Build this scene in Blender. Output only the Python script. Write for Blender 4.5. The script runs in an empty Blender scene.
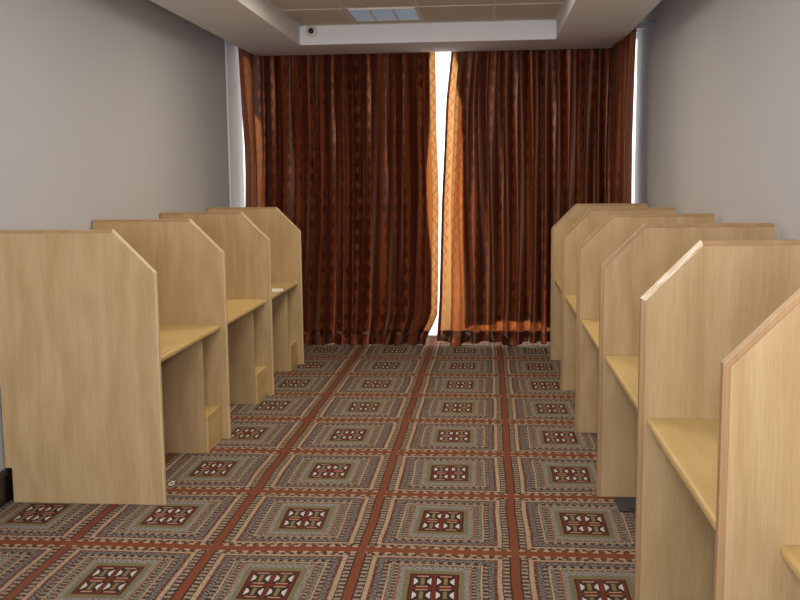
import bpy, bmesh, math, random
from mathutils import Vector, Matrix
random.seed(7)
S = bpy.context.scene
COL = S.collection

# ------------------------------------------------------------------ camera, world, lights, exposure
CH = 1.6
F_PX = 973.3
YAW, PITCH, ROLL = -0.0902, -0.1240, -0.0107
fw = Vector((math.sin(YAW)*math.cos(PITCH), math.cos(YAW)*math.cos(PITCH), math.sin(PITCH)))
rt = Vector((math.cos(YAW), -math.sin(YAW), 0)); up = rt.cross(fw)
r2 = rt*math.cos(ROLL) + up*math.sin(ROLL); u2 = -rt*math.sin(ROLL) + up*math.cos(ROLL)
cam = bpy.data.objects.new('camera', bpy.data.cameras.new('camera'))
COL.objects.link(cam)
m = Matrix((r2, u2, -fw)).transposed().to_4x4(); m.translation = (0, 0, CH)
cam.matrix_world = m
cam.data.sensor_width = 36; cam.data.lens = F_PX/800*36; cam.data.clip_start = 0.05
S.camera = cam

S.view_settings.view_transform = 'Standard'; S.view_settings.look = 'None'
S.view_settings.gamma = 1; S.view_settings.use_curve_mapping = False
S.view_settings.exposure = 0.0

W = bpy.data.worlds.new('daylight'); S.world = W; W.use_nodes = True
bg = W.node_tree.nodes['Background']; bg.inputs[0].default_value = (1.0, 0.97, 0.92, 1); bg.inputs[1].default_value = 2.4

def area(name, loc, rot, sx, sy, power, col, spread=180):
    l = bpy.data.lights.new(name, 'AREA'); l.shape = 'RECTANGLE'; l.size = sx; l.size_y = sy
    l.energy = power; l.color = col; l.spread = math.radians(spread)
    o = bpy.data.objects.new(name, l); COL.objects.link(o); o.location = loc; o.rotation_euler = rot
    return o
R = math.radians
# daylight entering the room through the window wall behind the photographer
area('rear_window_light', (-0.5, -2.7, 1.65), (R(90), 0, 0), 3.0, 1.7, 135, (0.91, 0.94, 1.0))
# unseen ceiling lamps for light from above; farthest one added to brighten the back
for yy, pw, cl in ((0.4, 10, (1, .97, .93)), (2.6, 16, (1, .96, .90)), (4.8, 27, (1, .91, .74)), (6.9, 36, (1, .89, .68))):
    area('ceiling_fill_light', (-0.55, yy, 2.93), (0, 0, 0), 1.1, 0.55, pw, cl)
# the camera's small flash
area('flash_light', (0.02, -0.06, 1.80), (R(138), 0, R(5)), 0.12, 0.08, 48, (1.0, 0.95, 0.90))

# ------------------------------------------------------------------ node expression helper
class G:
    """Builds math node graphs by operator overloading."""
    def __init__(self, mat):
        self.t = mat.node_tree; self.n = self.t.nodes; self.l = self.t.links
    def node(self, kind, **kw):
        nd = self.n.new(kind)
        for k, v in kw.items(): setattr(nd, k, v)
        return nd
    def put(self, v, sock):
        if isinstance(v, X): self.l.new(v.s, sock)
        elif isinstance(v, bpy.types.NodeSocket): self.l.new(v, sock)
        elif isinstance(v, (tuple, list)): sock.default_value = (*v, 1) if len(v) == 3 and len(sock.default_value) == 4 else v
        else: sock.default_value = v
    def m(self, op, *a):
        nd = self.node('ShaderNodeMath', operation=op)
        for i, v in enumerate(a): self.put(v, nd.inputs[i])
        return X(self, nd.outputs[0])
    def mix(self, f, a, b):
        nd = self.node('ShaderNodeMix', data_type='RGBA')
        self.put(f, nd.inputs[0]); self.put(a, nd.inputs[6]); self.put(b, nd.inputs[7])
        return nd.outputs[2]
    def noise(self, vec, scale, detail=2, rough=0.5):
        nd = self.node('ShaderNodeTexNoise'); self.put(vec, nd.inputs['Vector'])
        nd.inputs['Scale'].default_value = scale; nd.inputs['Detail'].default_value = detail
        nd.inputs['Roughness'].default_value = rough
        return X(self, nd.outputs[0])
    def comb(self, x, y, z):
        nd = self.node('ShaderNodeCombineXYZ')
        for i, v in enumerate((x, y, z)): self.put(v, nd.inputs[i])
        return nd.outputs[0]
    def obj(self):
        tc = self.node('ShaderNodeTexCoord'); sp = self.node('ShaderNodeSeparateXYZ')
        self.l.new(tc.outputs['Object'], sp.inputs[0])
        return tc.outputs['Object'], X(self, sp.outputs[0]), X(self, sp.outputs[1]), X(self, sp.outputs[2])
    def bump(self, h, strength, dist, sock):
        b = self.node('ShaderNodeBump'); b.inputs['Strength'].default_value = strength
        b.inputs['Distance'].default_value = dist; self.put(h, b.inputs['Height']); self.l.new(b.outputs[0], sock)
    def ramp(self, f, stops, interp='LINEAR'):
        nd = self.node('ShaderNodeValToRGB'); cr = nd.color_ramp; cr.interpolation = interp
        cr.elements[0].position = stops[0][0]; cr.elements[0].color = (*stops[0][1], 1)
        cr.elements[1].position = stops[-1][0]; cr.elements[1].color = (*stops[-1][1], 1)
        for p, c in stops[1:-1]:
            e = cr.elements.new(p); e.color = (*c, 1)
        self.put(f, nd.inputs[0]); return nd.outputs[0]
class X:
    def __init__(self, g, s): self.g, self.s = g, s
    def __add__(a, b): return a.g.m('ADD', a, b)
    __radd__ = __add__
    def __sub__(a, b): return a.g.m('SUBTRACT', a, b)
    def __rsub__(a, b): return a.g.m('SUBTRACT', b, a)
    def __mul__(a, b): return a.g.m('MULTIPLY', a, b)
    __rmul__ = __mul__
    def __truediv__(a, b): return a.g.m('DIVIDE', a, b)
    def __gt__(a, b): return a.g.m('GREATER_THAN', a, b)
    def __lt__(a, b): return a.g.m('LESS_THAN', a, b)
    def abs(a): return a.g.m('ABSOLUTE', a)
    def sin(a): return a.g.m('SINE', a)
    def fract(a): return a.g.m('FRACT', a)
    def max(a, b): return a.g.m('MAXIMUM', a, b)
    def min(a, b): return a.g.m('MINIMUM', a, b)
    def clamp(a):
        nd = a.g.node('ShaderNodeClamp'); a.g.put(a, nd.inputs[0]); return X(a.g, nd.outputs[0])

def srgb(r, g, b):
    f = lambda c: (c/255/12.92) if c/255 <= 0.04045 else ((c/255+0.055)/1.055)**2.4
    return (f(r), f(g), f(b))
def newmat(name, color=(.8, .8, .8), rough=.6, metal=0, spec=.5):
    mt = bpy.data.materials.new(name); mt.use_nodes = True
    p = mt.node_tree.nodes['Principled BSDF']
    p.inputs['Base Color'].default_value = (*color, 1); p.inputs['Roughness'].default_value = rough
    p.inputs['Metallic'].default_value = metal; p.inputs['Specular IOR Level'].default_value = spec
    return mt, G(mt), p

def wood(name, c1, c2, c3, rough=.42, axis='z', scale=1.0):
    mt, g, p = newmat(name, c1, rough, spec=.35)
    vec, x, y, z = g.obj()
    info = g.node('ShaderNodeObjectInfo'); rnd = X(g, info.outputs['Random'])
    off = rnd*37.0
    a, b, c = (x, y, z) if axis == 'z' else (z, x, y)
    warp = g.noise(g.comb(a*1.5+off, b*1.5, c*.7), 1.6, 2)
    broad = g.noise(g.comb((a+warp*.10)*24+off, b*24, c*1.1), 1.0, 3, .55)
    fine = g.noise(g.comb(a*230+off, b*230, c*7), 1.0, 2, .6)
    cath = ((a*30+warp*26+off+c*.6).sin()*.5+.5)
    f = (broad*.36+cath*.12+fine*.40-.0)
    col = g.ramp(f.clamp(), [(.25, c2), (.5, c1), (.72, c3)])
    fl = (g.noise(g.comb(a*160+off, b*160, c*16), 1.0, 1) > .68)*.22
    col = g.mix(fl, col, c2)
    g.put(col, p.inputs['Base Color'])
    g.bump(fine, .05, .002, p.inputs['Normal'])
    return mt

M_oak  = wood('oak_laminate', srgb(192,164,122), srgb(175,145,101), srgb(205,180,140))
M_desk = wood('desk_laminate', srgb(206,177,121), srgb(192,160,103), srgb(214,188,136), .33, 'y')
M_lipd = wood('edge_strip_brown', srgb(178,144,106), srgb(162,128,92), srgb(190,158,120))
M_lipl = wood('edge_strip_lit', srgb(214,190,148), srgb(200,174,130), srgb(226,204,164))  # lighter copy for slanted and front strips, light on the rounded edge painted in
# chipped edge strip: pale raw board showing through
M_chip, g, p = newmat('edge_strip_chipped', srgb(236,214,180), .6)
vec, x, y, z = g.obj()
nn = g.noise(g.comb((x+z)*190, y*190, (z-x)*9), 1.0, 3, .6)
g.put(g.ramp(nn, [(.40, srgb(190,150,108)), (.50, srgb(236,216,184)), (.62, srgb(248,238,220))]), p.inputs['Base Color'])

def paint(name, c, rough=.85, s=60, amt=.04, bump=.08):
    mt, g, p = newmat(name, c, rough, spec=.25)
    vec, x, y, z = g.obj()
    n = g.noise(vec, s, 4); n2 = g.noise(vec, 1.3, 2)
    g.put(g.mix((n*amt*2+n2*amt).clamp(), c, tuple(v*.80 for v in c)), p.inputs['Base Color'])
    g.bump(n, bump, .003, p.inputs['Normal'])
    return mt
M_wall  = paint('grey_vinyl_wallpaper', srgb(191,190,196), .75, 220, .05, .25)
M_soff  = paint('soffit_paint', srgb(226,227,230), .9)
M_face  = paint('white_bulkhead_paint', srgb(240,240,247), .8, 40, .02)
M_tile  = paint('ceiling_tile', srgb(214,208,196), .95, 160, .08, .3)
M_white = paint('white_trim', srgb(226,228,236), .6, 40, .02)
M_black = newmat('black_skirting', srgb(24,20,20), .35)[0]
M_dark  = newmat('dark_blue_plastic', srgb(38,46,62), .3)[0]
M_grey  = newmat('grey_metal', srgb(120,124,130), .4, .4)[0]
M_tbar  = newmat('ceiling_grid_bar', srgb(224,220,212), .5)[0]
M_paper = newmat('white_paper', srgb(245,243,238), .9)[0]
M_plast = newmat('white_plastic', srgb(238,232,228), .4)[0]
M_lens  = newmat('black_lens', srgb(8,8,10), .15)[0]
M_louv  = newmat('satin_louvre', srgb(196,212,232), .30, .35)[0]
M_dif   = newmat('prismatic_diffuser', srgb(176,200,232), .4)[0]
M_alu   = newmat('aluminium_frame', srgb(200,200,200), .4, .6)[0]

# glass: lets daylight through, keeps a faint reflection
M_glass = bpy.data.materials.new('window_glass'); M_glass.use_nodes = True
t = M_glass.node_tree; t.nodes.clear()
o_ = t.nodes.new('ShaderNodeOutputMaterial'); mx = t.nodes.new('ShaderNodeMixShader')
tr = t.nodes.new('ShaderNodeBsdfTransparent'); gl = t.nodes.new('ShaderNodeBsdfGlossy')
gl.inputs['Roughness'].default_value = .02; mx.inputs[0].default_value = .05
t.links.new(tr.outputs[0], mx.inputs[1]); t.links.new(gl.outputs[0], mx.inputs[2]); t.links.new(mx.outputs[0], o_.inputs[0])

# ------------------------------------------------------------------ carpet
TW, TL, TX, TY = .657, .7625, -.5385, 5.555      # pattern repeat and one crossing of the rust bands
M_carpet, g, p = newmat('patterned_carpet', (.2, .1, .05), .95, spec=.1)
vec, x, y, z = g.obj()
wv = g.comb(x, y, 0.0)
wx = (g.noise(wv, 1.7, 1)-.5)*.030 + (g.noise(wv, 60, 1)-.5)*.003
wy = (g.noise(g.comb(x+9, y, 3.0), 1.9, 1)-.5)*.045 + (g.noise(g.comb(x, y, 5.0), 60, 1)-.5)*.003
X0 = (x+wx-TX)/TW; Y0 = (y+wy-TY)/TL
cx = X0.fract()*2-1; cy = Y0.fract()*2-1        # -1..1 inside a tile, 0 = middle
ax, ay = cx.abs(), cy.abs()
# remap y bands onto x bands: piecewise linear
pts = [(0, 0), (.36, .305), (.43, .36), (.56, .44), (.60, .57), (.76, .73), (.79, .77), (.83, .83), (.905, .945), (1, 1)]
fc = g.node('ShaderNodeFloatCurve'); cv = fc.mapping.curves[0]
cv.points[0].location = pts[0]; cv.points[1].location = pts[-1]
for q in pts[1:-1]: cv.points.new(*q)
for q in cv.points: q.handle_type = 'VECTOR'
fc.mapping.update(); g.put(ay, fc.inputs['Value'])
my = X(g, fc.outputs[0])
T = ax.max(my)
xdom = ax > my                                   # 1 where the side (x) bands rule
along = (X0*TW)*(1-xdom) + (Y0*TL)*xdom          # metres along the band
across = T*.33
rust, rust2, cream, olive = srgb(140,72,48), srgb(112,48,38), srgb(206,178,146), srgb(134,126,92)
dark, grey, blue, pink = srgb(44,34,32), srgb(144,138,126), srgb(128,132,134), srgb(176,146,134)
base = g.ramp(T, [(0, rust2), (.305, olive), (.365, grey), (.44, srgb(176,96,56)), (.462, grey), (.57, cream),
                  (.59, dark), (.665, blue), (.73, rust2), (.77, cream), (.83, dark), (.945, rust)], 'CONSTANT')
def band(a, b): return (T > a)*(T < b)
def bars(per, duty, ph=0.0): return ((along/per+ph).fract() < duty)
col = base
# rope bands (diagonal twist), two greys
rope = (((along+across*1.2)/.022).fract() < .5)
col = g.mix(band(.38, .435)*rope, col, srgb(162,166,164))
zig = (((along/.030).fract()-.5).abs()*2 - ((T-.462)/.108))
col = g.mix(band(.462, .57)*(zig.abs() < .30), col, dark)
col = g.mix(band(.475, .555)*(((along/.030+.5).fract()-.5).abs() < .10), col, srgb(196,184,160))
# ladder bands
lad = bars(.036, .48)
col = g.mix(band(.60, .66)*lad, col, pink)
col = g.mix(band(.665, .73)*(((along-across)/.026).fract() < .42), col, srgb(74,66,66))
col = g.mix(band(.845, .925)*bars(.036, .50, .25), col, srgb(188,160,142))
# scalloped edge of the rust bands on the cross rows
col = g.mix(band(.925, .962)*((along/.052).fract() < .5)*(1-xdom), col, cream)
col = g.mix(band(.90, .925)*((along/.052).fract() > .5)*(1-xdom), col, rust2)
# centre medallion: 2 x 2 motifs
inm = T < .305
sp1 = g.noise(wv, 95, 1, .5); outer = band(.37, .93)
col = g.mix(outer*(sp1 > .60)*.55, col, srgb(60,46,44))
col = g.mix(outer*(sp1 < .40)*.45, col, srgb(196,184,170))
ux = cx/.305; uy = cy/.36
qa = ((ux.abs()-.47)/.385); qb = ((uy.abs()-.47)/.395)
aa, ab = qa.abs(), qb.abs()
cell = (aa < 1)*(ab < 1)
mcol = g.mix(cell, srgb(118,42,32), srgb(38,26,30))
mcol = g.mix(cell*(ab > .80)*(aa < .62), mcol, srgb(206,160,132))
mcol = g.mix(cell*(aa < .34)*(ab < .66), mcol, srgb(60,40,36))
mcol = g.mix(cell*(aa < .20)*(ab < .60), mcol, srgb(150,130,88))
bell = cell*(aa > .50)*(aa < .92)*(ab < (aa-.34)*1.1)*(ab < .60)
mcol = g.mix(bell, mcol, srgb(236,230,228))
edge = ((ux.abs()).max(uy.abs()) > .925)
mcol = g.mix(edge, mcol, srgb(70,24,22))
col = g.mix(inm, col, mcol)
pile = g.noise(wv, 420, 2, .7); soil = g.noise(wv, 2.3, 4)
col = g.mix(((pile-.33)*1.6).clamp(), col, srgb(62,50,44))
col = g.mix((soil*.5-.12).clamp(), col, srgb(120,96,76))
g.put(col, p.inputs['Base Color'])
g.bump(pile, .5, .004, p.inputs['Normal'])

# ------------------------------------------------------------------ curtain cloth
def cloth_mat(name, translucent):
    mt = bpy.data.materials.new(name); mt.use_nodes = True
    g = G(mt); p = g.n['Principled BSDF']; out = g.n['Material Output']
    uvn = g.node('ShaderNodeUVMap'); sp = g.node('ShaderNodeSeparateXYZ'); g.l.new(uvn.outputs[0], sp.inputs[0])
    u, v = X(g, sp.outputs[0]), X(g, sp.outputs[1])       # metres of cloth
    # ogee lattice: two mirrored waves per column
    w = (v*(2*math.pi/.24)).sin()*.26
    c1 = ((u/.115+w).fract()-.5).abs(); c2 = ((u/.115-w).fract()-.5).abs()
    line = (c1.min(c2) < .055)
    inside = (((u/.115).fract()-.5).abs() - w*(((u/.115*.5).fract() > .5)*2-1))
    n = g.noise(g.comb(u*3, v*.5, 0.0), 4, 3)
    fine = g.noise(g.comb(u*400, v*60, 0.0), 1, 1)
    fold_highlight = ((((u+n*.05)/.185).fract()-.5).abs()) < (.15+.055*(v*(2*math.pi/.15)).sin()+.16*(n-.5))
    c = g.mix((n*.8).clamp(), srgb(36,14,12), srgb(62,26,18))
    c = g.mix(fold_highlight, c, srgb(148,76,42))  # copper stripes: highlights on the folds painted into the cloth colour
    c = g.mix(line*.35, c, srgb(170,98,58))
    c = g.mix(fine*.15, c, (.02, .01, .01))
    g.put(c, p.inputs['Base Color'])
    g.put(.44-.10*fold_highlight, p.inputs['Roughness']); p.inputs['Metallic'].default_value = .25; p.inputs['Coat Weight'].default_value = .35; p.inputs['Coat Roughness'].default_value = .32
    p.inputs['Specular IOR Level'].default_value = .7
    p.inputs['Specular Tint'].default_value = (1.0, .62, .42, 1)
    p.inputs['Sheen Weight'].default_value = .10
    g.bump(line*.5+fine*.2+(inside > .25)*.6, .35, .003, p.inputs['Normal'])
    if translucent:
        tl = g.node('ShaderNodeBsdfTranslucent'); ms = g.node('ShaderNodeMixShader')
        g.put(g.mix(line*.75, srgb(255,190,118), srgb(214,120,66)), tl.inputs[0])
        ms.inputs[0].default_value = .42
        g.l.new(p.outputs[0], ms.inputs[1]); g.l.new(tl.outputs[0], ms.inputs[2]); g.l.new(ms.outputs[0], out.inputs[0])
    return mt
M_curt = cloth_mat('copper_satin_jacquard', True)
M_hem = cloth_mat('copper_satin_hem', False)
M_dimmer = bpy.data.materials.new('glow_dimming_cloth'); M_dimmer.use_nodes = True  # cloth of an added sheet that dims the curtain's glow
_g = G(M_dimmer); _p = _g.n['Principled BSDF']; _p.inputs['Base Color'].default_value = (*srgb(200,150,120), 1); _p.inputs['Roughness'].default_value = .9
_t = _g.node('ShaderNodeBsdfTranslucent'); _t.inputs[0].default_value = (*srgb(250,205,180), 1); _m = _g.node('ShaderNodeMixShader'); _m.inputs[0].default_value = .72
_g.l.new(_p.outputs[0], _m.inputs[1]); _g.l.new(_t.outputs[0], _m.inputs[2]); _g.l.new(_m.outputs[0], _g.n['Material Output'].inputs[0])
M_lining = newmat('blackout_lining', srgb(120,108,98), .9)[0]

# ------------------------------------------------------------------ mesh helpers
def box(bm, x0, x1, y0, y1, z0, z1, mi=0):
    v = [bm.verts.new(c) for c in ((x0,y0,z0),(x1,y0,z0),(x1,y1,z0),(x0,y1,z0),(x0,y0,z1),(x1,y0,z1),(x1,y1,z1),(x0,y1,z1))]
    fs = []
    for q in ((0,3,2,1),(4,5,6,7),(0,1,5,4),(1,2,6,5),(2,3,7,6),(3,0,4,7)):
        f = bm.faces.new([v[i] for i in q]); f.material_index = mi; fs.append(f)
    return fs
def prism_y(bm, poly, y0, y1, mi=0):
    a = [bm.verts.new((x, y0, z)) for x, z in poly]; b = [bm.verts.new((x, y1, z)) for x, z in poly]
    n = len(poly)
    bm.faces.new(a).material_index = mi; bm.faces.new(b[::-1]).material_index = mi
    for i in range(n):
        bm.faces.new((a[i], b[i], b[(i+1) % n], a[(i+1) % n])).material_index = mi
def mk(name, bm, mats, parent=None, bevel=0, smooth=False, seg=2):
    bmesh.ops.recalc_face_normals(bm, faces=bm.faces[:])
    me = bpy.data.meshes.new(name); bm.to_mesh(me); bm.free()
    for mt in (mats if isinstance(mats, (list, tuple)) else [mats]): me.materials.append(mt)
    o = bpy.data.objects.new(name, me); COL.objects.link(o)
    if parent: o.parent = parent
    if smooth:
        for f in me.polygons: f.use_smooth = True
    if bevel:
        b = o.modifiers.new('bevel', 'BEVEL'); b.width = bevel; b.segments = seg; b.limit_method = 'ANGLE'
    return o
def tag(o, label, cat, group=None, kind=None):
    o['label'] = label; o['category'] = cat
    if group: o['group'] = group
    if kind: o['kind'] = kind
    return o
def empty(name, loc, rz=0):
    o = bpy.data.objects.new(name, None); COL.objects.link(o); o.location = loc; o.rotation_euler = (0, 0, rz)
    o.empty_display_size = .1
    return o
def struct(name, boxes, mat, label, bevel=0):
    bm = bmesh.new()
    for b in boxes: box(bm, *b)
    o = mk(name, bm, mat, None, bevel)
    o['kind'] = 'structure'; o['label'] = label; o['category'] = name.split('_')[0]
    return o

# ------------------------------------------------------------------ room shell
XL, XR = -2.425, 1.410          # wall faces
YB, YW = -2.9, 9.75             # rear wall, window plane
ZS, ZT = 2.80, 2.965            # soffit underside, tile plane
struct('floor', [(XL-.6, XR+.6, YB-.1, YW+.085, -.1, 0)], M_carpet, 'carpet of square medallion tiles divided by rust bands')
struct('wall_left', [(XL-.15, XL, YB, 9.64, 0, 3.1)], M_wall, 'plain grey wall behind the left row of carrels')
struct('wall_right', [(XR, XR+.15, YB, 9.60, 0, 3.1)], M_wall, 'plain grey wall behind the right row of carrels')
struct('wall_rear', [(XL, XR, YB-.15, YB, 0, .75), (XL, XR, YB-.15, YB, 2.55, 3.1), (XL, -2.05, YB-.15, YB, .75, 2.55), (1.05, XR, YB-.15, YB, .75, 2.55)],
       M_wall, 'wall behind the photographer with a wide window')
struct('wall_far', [(XL-.5, XR+.5, YW, YW+.2, 2.98, 3.1), (XL-.6, XL-.5, 9.64, YW+.2, 0, 3.1), (XR+.5, XR+.6, 9.6, YW+.2, 0, 3.1),
                    (XR+.15, XR+.6, 9.58, 9.6, 0, 3.1), (XL-.6, XL-.15, 9.62, 9.64, 0, 3.1)], M_white, 'lintel and reveals around the curtained window')
# ceiling: dropped soffit frame with shadow gap along the walls, raised tile field in the middle
RX0, RX1, RY1 = -1.675, .600, 8.84
c = struct('ceiling', [(XL-.6, XR+.6, YB-.1, YW+.3, 3.05, 3.2)], M_soff, 'ceiling slab above the dropped soffit')
bm = bmesh.new()
box(bm, -2.25, RX0, YB, 9.54, ZS, 3.05); box(bm, RX1, 1.195, YB, 9.54, ZS, 3.05); box(bm, RX0, RX1, RY1+.012, 9.54, ZS, 3.05)
o = mk('soffit', bm, M_soff, c); o['label'] = 'dropped plaster soffit framing the tiled ceiling'
bm = bmesh.new(); box(bm, RX0, RX1, RY1, RY1+.012, ZS, 3.04)
o = mk('bulkhead_face', bm, M_face, c); o['label'] = 'white upright face at the far end of the ceiling recess'
bm = bmesh.new(); box(bm, RX0, RX1, YB, RY1, ZT, ZT+.02); mk('tile_field', bm, M_tile, c)
bm = bmesh.new()
for bx in (-1.155, -.505+.58-.02): box(bm, bx-.010, bx+.010, YB, RY1, ZT-.004, ZT)
box(bm, RX0, RX0+.018, YB, RY1, ZT-.004, ZT); box(bm, RX1-.018, RX1, YB, RY1, ZT-.004, ZT); box(bm, RX0, RX1, RY1-.018, RY1, ZT-.004, ZT)
box(bm, -.565, -.545, YB, RY1, ZT-.004, ZT)
yy = 8.0
while yy > YB:
    box(bm, RX0, RX1, yy-.010, yy+.010, ZT-.0045, ZT-.0005); yy -= .62
mk('ceiling_grid', bm, M_tbar, c)

# black skirting
for nm, x0, x1, lip in (('baseboard_left', XL, XL+.020, 1), ('baseboard_right', XR-.020, XR, -1)):
    bm = bmesh.new(); box(bm, x0, x1, YB, 9.0, 0, .145)
    if lip > 0: box(bm, x0, x1+.008, YB, 9.0, .145, .170)
    else: box(bm, x0-.008, x1, YB, 9.0, .145, .170)
    o = mk(nm, bm, M_black, None, .003); o['kind'] = 'structure'; o['label'] = 'black skirting along the wall'; o['category'] = 'baseboard'
struct('trim_1', [(XL, XL+.018, 9.06, 9.40, 0, 3.0)], M_white, 'white upright panel on the left wall next to the curtain', .003)

# far window: full-height aluminium glazing behind the curtains
w1 = bpy.data.objects.new('window_1', None); COL.objects.link(w1); w1.location = (-.5, YW+.05, 0)
w1['kind'] = 'structure'; w1['label'] = 'bright glazed window wall behind the curtains'; w1['category'] = 'window'
bm = bmesh.new()
for mxx in (XL-.47, -1.62, -.96, .10, .9, XR+.45): box(bm, mxx-.025+.5, mxx+.025+.5, -.03, .03, 0, 2.97)
for zz, hh in ((.008, .008), (2.94, .03)): box(bm, XL-.5+.5, XR+.5+.5, -.03, .03, zz-hh, zz+hh)
mk('window_frame', bm, M_alu, w1, .003)
bm = bmesh.new(); box(bm, XL+.02, XR+.96, -.003, .003, .016, 2.91); mk('pane', bm, M_glass, w1)
w2 = bpy.data.objects.new('window_2', None); COL.objects.link(w2); w2.location = (-.5, YB-.07, 1.65)
w2['kind'] = 'structure'; w2['label'] = 'window in the wall behind the photographer'; w2['category'] = 'window'
bm = bmesh.new()
for mxx in (-1.53, 0, 1.53): box(bm, mxx-.025, mxx+.025, -.03, .03, -.9, .9)
for zz in (-.875, .875): box(bm, -1.55, 1.55, -.03, .03, zz-.025, zz+.025)
mk('window_frame', bm, M_alu, w2, .003)
bm = bmesh.new(); box(bm, -1.5, 1.5, -.003, .003, -.85, .85); mk('pane', bm, M_glass, w2)

# ------------------------------------------------------------------ study carrels
D, BEV, ZTOP, ZFR, TH, PITCHY = .818, .207, 1.370, 1.161, .028, 1.245
def side_panel(parent, y, lips):
    """Divider with its near face at local y; lips = materials for (top, chamfer, front) edge strip."""
    poly = [(-.030, .0), (0, 0), (0, ZFR), (-BEV, ZTOP), (-D, ZTOP), (-D, .178), (-D+.026, .178), (-D+.026, 0)]
    bm = bmesh.new(); e = .001
    body = [(-e, 0), (-e, ZFR), (-BEV, ZTOP-e), (-D, ZTOP-e), (-D, .178), (-D+.034, .178), (-D+.034, 0)]
    prism_y(bm, body, y+e, y+TH-e)
    sp = mk('side_panel', bm, M_oak, parent)
    # solid edge strip: a rounded lipping 18 mm wide round the free edges
    wdt = .009 if lips[2] is M_lipl else .019; wt = .016 if lips[2] is M_lipl else .019; s2 = wdt*math.tan(math.radians(22.5))
    outer = [(0, 0), (0, ZFR), (-BEV, ZTOP), (-D, ZTOP)]
    inner = [(-wdt, 0), (-wdt, ZFR-s2), (-BEV-s2, ZTOP-wt), (-D, ZTOP-wt)]
    bm = bmesh.new()
    for k in range(3):
        q = [outer[k], outer[k+1], inner[k+1], inner[k]]
        prism_y(bm, q, y-.0005, y+TH+.0005, {0: 2, 1: 1, 2: 0}[k])
    bmesh.ops.remove_doubles(bm, verts=bm.verts[:], dist=1e-5)
    # drop the inner mitre faces
    seen = {}
    for f in bm.faces[:]:
        key = tuple(sorted(v.index for v in f.verts))
    es = mk('edge_strip', bm, list(lips), sp, .003)
    return sp
def make_carrel(both, lips, far_lips, name='study_carrel'):
    r = empty(name, (0, 0, 0))
    return r
def desktop_mesh(gap, inset):
    x0, x1 = -D+.035, -inset; z1 = .722; t = .032; rr = .012
    poly = [(x0, z1-t), (x1-rr, z1-t)]
    for k in range(7):
        a = -math.pi/2+math.pi/2*k/6; poly.append((x1-rr+rr*math.cos(a), z1-t+rr+rr*math.sin(a)))
    for k in range(7):
        a = math.pi/2*k/6; poly.append((x1-rr+rr*math.cos(a), z1-rr+rr*math.sin(a)))
    poly.append((x0, z1))
    bm = bmesh.new(); prism_y(bm, poly, TH+.001, gap-.001); return bm
def carrel_parts(r, gap, inset, leg, owners):
    mk('desktop', desktop_mesh(gap, inset), M_desk, r)
    ly = gap-.318
    bm = bmesh.new(); box(bm, -.757, -leg, ly, ly+.022, 0, .689); mk('leg_panel', bm, M_oak, r, .001)
    bm = bmesh.new(); box(bm, -.55, -leg+.014, ly+.0225, gap-.0005, 0, .215)
    o = mk('footrest_box', bm, M_desk, r, .0015)
    bm = bmesh.new(); box(bm, -.777, -.758, TH+.001, gap-.001, .25, .689); mk('modesty_panel', bm, M_oak, r, .001)
    for y, lp in owners: side_panel(r, y, lp)

XFL, XFR = -1.597, .552
yl = [4.559, 5.798, 7.051, 8.253]
L_l = (M_lipd, M_lipl, M_lipl); L_r = (M_lipd, M_lipd, M_lipd); L_rc = (M_lipd, M_chip, M_lipd)
def own(y): return y
left_lab = ['oak study carrel nearest the camera in the left row, whole end panel showing',
            'pale oak study carrel in the middle of the left row, second from the front',
            'pale oak study carrel farthest back in the left row, nearest the curtain']
for i in range(3):
    r = empty('study_carrel', (XFL, yl[i], 0))
    tag(r, left_lab[i], 'study carrel', 'study carrels along the left wall')
    gap = yl[i+1]-yl[i]
    carrel_parts(r, gap, .036, .064, ([(0, L_l)] if i == 0 else []) + [(gap, L_l)])
# right row: the same unit turned round; R1 (far) .. R6, R7 out of frame
yr = [8.519, 7.302, 6.058, 4.813, 3.548, 2.308, 1.063]
right_lab = ['pale oak study carrel farthest back in the right row, nearest the curtain',
             'pale oak study carrel second from the curtain in the right row',
             'pale oak study carrel third from the curtain in the right row',
             'pale oak study carrel fourth from the curtain in the right row',
             'oak study carrel with chipped white slanted edge, second nearest in right row',
             'oak study carrel nearest the camera in the right row, cut by photo edge']
for i in range(6):
    # local origin at the far face of its near divider; local +y points to the camera's side when turned by 180 degrees
    far, near = yr[i]+TH, yr[i+1]+TH
    r = empty('study_carrel', (XFR, far, 0), math.pi)
    tag(r, right_lab[i], 'study carrel', 'study carrels along the right wall')
    lp = L_rc if i == 4 else L_r
    owners = [(0, lp)] + ([(far-near, L_r)] if i == 5 else [])
    carrel_parts(r, far-near, .145 if i == 5 else .028, .22, owners)

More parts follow.
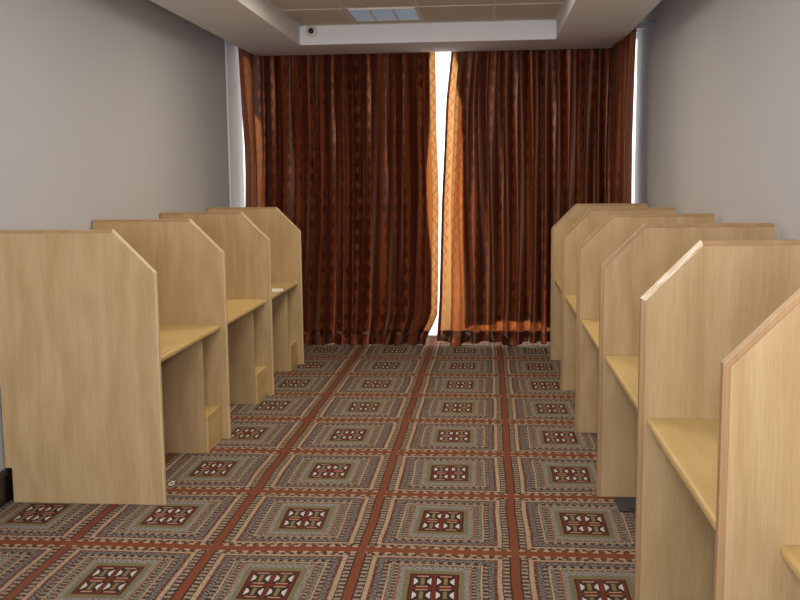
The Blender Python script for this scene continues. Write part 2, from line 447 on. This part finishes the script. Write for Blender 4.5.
# ------------------------------------------------------------------ curtains
def lerp(a, b, t): return a+(b-a)*t
def interp(tab, z):
    if z <= tab[0][0]: return tab[0][1]
    for (z0, v0), (z1, v1) in zip(tab, tab[1:]):
        if z <= z1: return lerp(v0, v1, (z-z0)/(z1-z0))
    return tab[-1][1]
def curtain(name, label, path, inner_tab, seed, sgn, lin_in, lin_out, lin_z, hem_fn, n_folds, side_hem, dim_from):
    """path: plan points from the inner edge to the wall end. inner_tab: x shift of inner edge by height."""
    rnd = random.Random(seed)
    seglen = [math.dist(a, b) for a, b in zip(path, path[1:])]; Ltot = sum(seglen)
    def plan(s):
        s = max(0, min(Ltot, s)); k = 0
        while k < len(seglen)-1 and s > seglen[k]: s -= seglen[k]; k += 1
        a, b = path[k], path[k+1]; t = s/seglen[k]
        d = ((b[0]-a[0])/seglen[k], (b[1]-a[1])/seglen[k])
        return lerp(a[0], b[0], t), lerp(a[1], b[1], t), -d[1]*sgn, d[0]*sgn
    # irregular fold phase: cumulative
    ph = [0]; K = 400
    jit = [rnd.uniform(.65, 1.45) for _ in range(n_folds*2+4)]
    amp = [rnd.uniform(.55, 1.15) for _ in range(n_folds*2+4)]
    tot = sum(jit[:n_folds])
    def phase(u):      # 0..1 -> fold number
        q = u*tot; k = 0
        while k < n_folds-1 and q > jit[k]: q -= jit[k]; k += 1
        return k+min(1, q/jit[k])
    drift = [(rnd.uniform(1.5, 4), rnd.uniform(0, 6.28), rnd.uniform(.2, .5)) for _ in range(4)]
    NS, NZ = int(Ltot*150), 44
    def pt(i, j, off=0.0, zlow=0.0, ztop=2.93, ua=None, ub=None):
        zz = lerp(zlow, ztop, (j/NZ)**.85)
        u = i/NS
        if ua: u = lerp(interp(ua, zz)/Ltot, 1-interp(ub, zz)/Ltot, u)
        hb = hem_fn(u)+zlow; zt = ztop
        if ua: hb += (.035*math.sin(u*23+2)+.015*math.sin(u*61))*(zlow > .1)
        w = (j/NZ); z = lerp(hb, zt, w**.85)
        down = 1-z/2.93
        d = sum(a*math.sin(f*down+p+u*9) for f, p, a in drift)*.28*down
        fph = phase(min(1, max(0, u)))+d*(min(1, u*12)*min(1, (1-u)*12))
        k = int(max(0, min(n_folds, fph)))
        A = .050*lerp(amp[k], amp[k+1], fph-k)*(.75+.45*down)
        c_ = math.cos(2*math.pi*fph)
        fold = A*(c_*.85+.22*math.cos(4*math.pi*fph+1.1)) + .006*math.sin(fph*17+z*2.2)
        x, y, nx, ny = plan(u*Ltot)
        inner = interp(inner_tab, z)*max(0, 1-u*Ltot/.8)
        side = .016*math.sin(2*math.pi*fph*2+.5)
        flare = -.40*max(0, (down-.35)/.65)**1.5 if y > 9.3 else -.30*max(0, (down-.35)/.65)**1.5*max(0, (y-9.0)/.3)
        # the flow near the floor kinks a little
        kink = .035*max(0, 1-z/.35)*math.sin(fph*5.1+z*26)
        inner += -sgn*.044*max(0, (z-1.9)/1.0)*u**12
        return Vector((x+inner+nx*(fold+off)+side, y+ny*(fold+off)+flare+kink, z))
    def sheet(nm, i0, i1, off, mat, zlow=0.0, ztop=2.93, parent=None, NZ_=NZ, uvs=1.55, ua=None, ub=None):
        bm = bmesh.new(); uvl = bm.loops.layers.uv.new('UVMap')
        V = [[bm.verts.new(pt(i, j*NZ/NZ_, off, zlow, ztop, ua, ub)) for j in range(NZ_+1)] for i in range(i0, i1+1)]
        for a in range(len(V)-1):
            for b in range(NZ_):
                f = bm.faces.new((V[a][b], V[a+1][b], V[a+1][b+1], V[a][b+1])); f.smooth = True
                for lp, (ii, jj) in zip(f.loops, ((a, b), (a+1, b), (a+1, b+1), (a, b+1))):
                    lp[uvl].uv = ((i0+ii)/NS*Ltot*uvs, V[ii][jj].co.z)
        me = bpy.data.meshes.new(nm); bm.to_mesh(me); bm.free(); me.materials.append(mat)
        o = bpy.data.objects.new(nm, me); COL.objects.link(o)
        if parent: o.parent = parent
        return o
    root = empty(name, (path[0][0], path[0][1], 0)); tag(root, label, 'curtain')
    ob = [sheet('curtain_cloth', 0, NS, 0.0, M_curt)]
    ob.append(sheet('lining', 0, NS, -.012, M_lining, lin_z, 2.92, ua=lin_in, ub=lin_out))
    ob.append(sheet('glow_dimming_sheet', 0, NS, -.006, M_dimmer, .012, 2.915, ua=[(0, dim_from)], ub=[(0, 0)]))  # unseen sheet added behind the cloth to dim its glow beyond the inner edge
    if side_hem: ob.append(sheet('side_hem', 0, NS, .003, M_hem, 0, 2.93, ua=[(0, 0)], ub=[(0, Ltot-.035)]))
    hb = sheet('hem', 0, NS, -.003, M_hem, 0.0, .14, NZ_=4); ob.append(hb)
    hb2 = hb
    for q in ob:
        q.parent = root; q.matrix_parent_inverse = Matrix.Translation((-path[0][0], -path[0][1], 0))
    return root
def hemL(u): return .004+.003*math.sin(u*31)
def hemR(u): return .026+.017*math.sin(u*37+2)+.009*math.sin(u*71)
curtain('curtain', 'copper brown satin curtain left of the bright gap', [(-.51, 9.64), (-2.20, 9.64), (-2.30, 9.20)],
        [(0, -.10), (.10, -.07), (.28, .025), (1.4, .03), (2.0, .01), (2.9, 0)], 3, 1, [(0, .05), (1.5, .10), (2.4, .06), (2.9, .02)],
        [(0, .36), (2.0, .32), (2.6, .2), (2.9, .06)], .02, hemL, 15, False, .035)
curtain('curtain', 'copper brown satin curtain right of the bright gap, glowing orange at its inner edge',
        [(-.345, 9.64), (1.185, 9.62), (1.203, 8.65)],
        [(0, -.15), (.4, -.125), (1.4, -.105), (2.35, -.06), (2.9, 0)], 11, -1, [(0, .24), (1.0, .20), (2.0, .17), (2.5, .10), (2.9, .02)],
        [(0, .55), (2.0, .50), (2.5, .30), (2.9, .05)], .18, hemR, 19, True, .115)
# rail with end bracket
rail = empty('curtain_rail', (-.4, 9.64, 2.95)); tag(rail, 'grey curtain rail above the curtains with a bracket at the right wall', 'curtain rail')
def local(bm, o): bmesh.ops.translate(bm, verts=bm.verts[:], vec=-Vector(o.location)); return bm
bm = bmesh.new(); box(bm, -2.2, 1.2, 9.63, 9.65, 2.935, 2.955); box(bm, 1.215, 1.235, 8.6, 9.65, 2.935, 2.955); box(bm, -2.31, -2.29, 9.2, 9.65, 2.935, 2.955); box(bm, -2.31, -2.19, 9.63, 9.65, 2.935, 2.955)
mk('rail', local(bm, rail), M_grey, rail)
bm = bmesh.new(); box(bm, 1.22, 1.32, 8.56, 8.62, 2.835, 2.885); box(bm, 1.222, 1.242, 8.57, 8.62, 2.885, 2.95); box(bm, 1.28, 1.409, 8.58, 8.60, 2.86, 2.885)
mk('bracket', local(bm, rail), M_grey, rail, .003)

# ------------------------------------------------------------------ ceiling fittings
t = empty('ceiling_light', (-.85, 8.29, ZT)); tag(t, 'unlit rectangular louvred light panel set in the ceiling tiles', 'ceiling light')
x0, x1, y0, y1 = -.285, .285, -.295, .285
bm = bmesh.new()
for b in ((x0, x1, y0, y0+.018), (x0, x1, y1-.018, y1), (x0, x0+.018, y0, y1), (x1-.018, x1, y0, y1)): box(bm, *b, -.014, -.004)
mk('frame', bm, M_plast, t, .002)
bm = bmesh.new(); box(bm, x0+.018, x1-.018, y0+.018, y1-.018, -.006, -.0045); mk('diffuser', bm, M_dif, t)
for xx in (-.10, .09):
    bm = bmesh.new(); box(bm, xx-.008, xx+.008, y0+.018, y1-.018, -.016, -.007); mk('divider_bar', bm, M_plast, t)
bm = bmesh.new()
for k in range(11): yk = y0+.045+k*.048; box(bm, x0+.018, x1-.018, yk-.002, yk+.002, -.014, -.0065)
mk('louvre', bm, M_louv, t)

def disc_lathe(bm, prof, n=24, axis='y'):
    rings = []
    for r_, h in prof:
        rings.append([bm.verts.new((r_*math.cos(a), h, r_*math.sin(a)) if axis == 'y' else (r_*math.cos(a), r_*math.sin(a), h))
                      for a in [2*math.pi*k/n for k in range(n)]])
    for A, B in zip(rings, rings[1:]):
        for k in range(n): bm.faces.new((A[k], A[(k+1) % n], B[(k+1) % n], B[k]))
    bm.faces.new(rings[0]); bm.faces.new(rings[-1])
t = empty('security_camera', (-1.565, RY1, 2.915)); tag(t, 'small round white security camera with black lens on the ceiling bulkhead', 'security camera')
bm = bmesh.new(); disc_lathe(bm, [(.052, 0), (.052, -.012), (.046, -.022), (.034, -.040), (.030, -.046)]); mk('housing', bm, M_plast, t, smooth=True)
bm = bmesh.new(); disc_lathe(bm, [(.025, -.045), (.025, -.052), (.016, -.060), (.004, -.063)]); mk('lens', bm, M_lens, t, smooth=True)

# ------------------------------------------------------------------ small things
bm = bmesh.new()
box(bm, -.10, .10, -.105, .105, 0, .0012)
o = mk('paper_sheet', bm, M_paper); o.location = (-1.735, 7.64, .7225); o.rotation_euler = (0, 0, .25)
tag(o, 'white paper sheet lying on the desktop of the farthest left carrel', 'paper')

bm = bmesh.new()
N1, N2, Ra, rb = 28, 10, .0120, .0028
V = [[bm.verts.new(((Ra+rb*math.cos(b))*math.cos(a), (Ra+rb*math.cos(b))*math.sin(a), rb+rb*math.sin(b)))
      for b in [2*math.pi*j/N2 for j in range(N2)]] for a in [2*math.pi*i/N1 for i in range(N1)]]
for i in range(N1):
    for j in range(N2): bm.faces.new((V[i][j], V[(i+1) % N1][j], V[(i+1) % N1][(j+1) % N2], V[i][(j+1) % N2]))
o = mk('plastic_ring', bm, M_plast, smooth=True); o.location = (-1.674, 4.892, 0); o.scale = (1, 2.3, 1)
tag(o, 'tiny white plastic ring on the carpet beside the front left carrel', 'ring')

t = empty('floor_box', (.80, 4.69, 0)); tag(t, 'dark blue black floor box plate on the carpet under a right row desk', 'floor box')
bm = bmesh.new(); box(bm, -.168, .17, -.105, .105, 0, .006); mk('plate', bm, M_dark, t, .002)
bm = bmesh.new(); box(bm, -.12, .12, -.07, .07, .006, .010); mk('lid', bm, M_dark, t, .002)
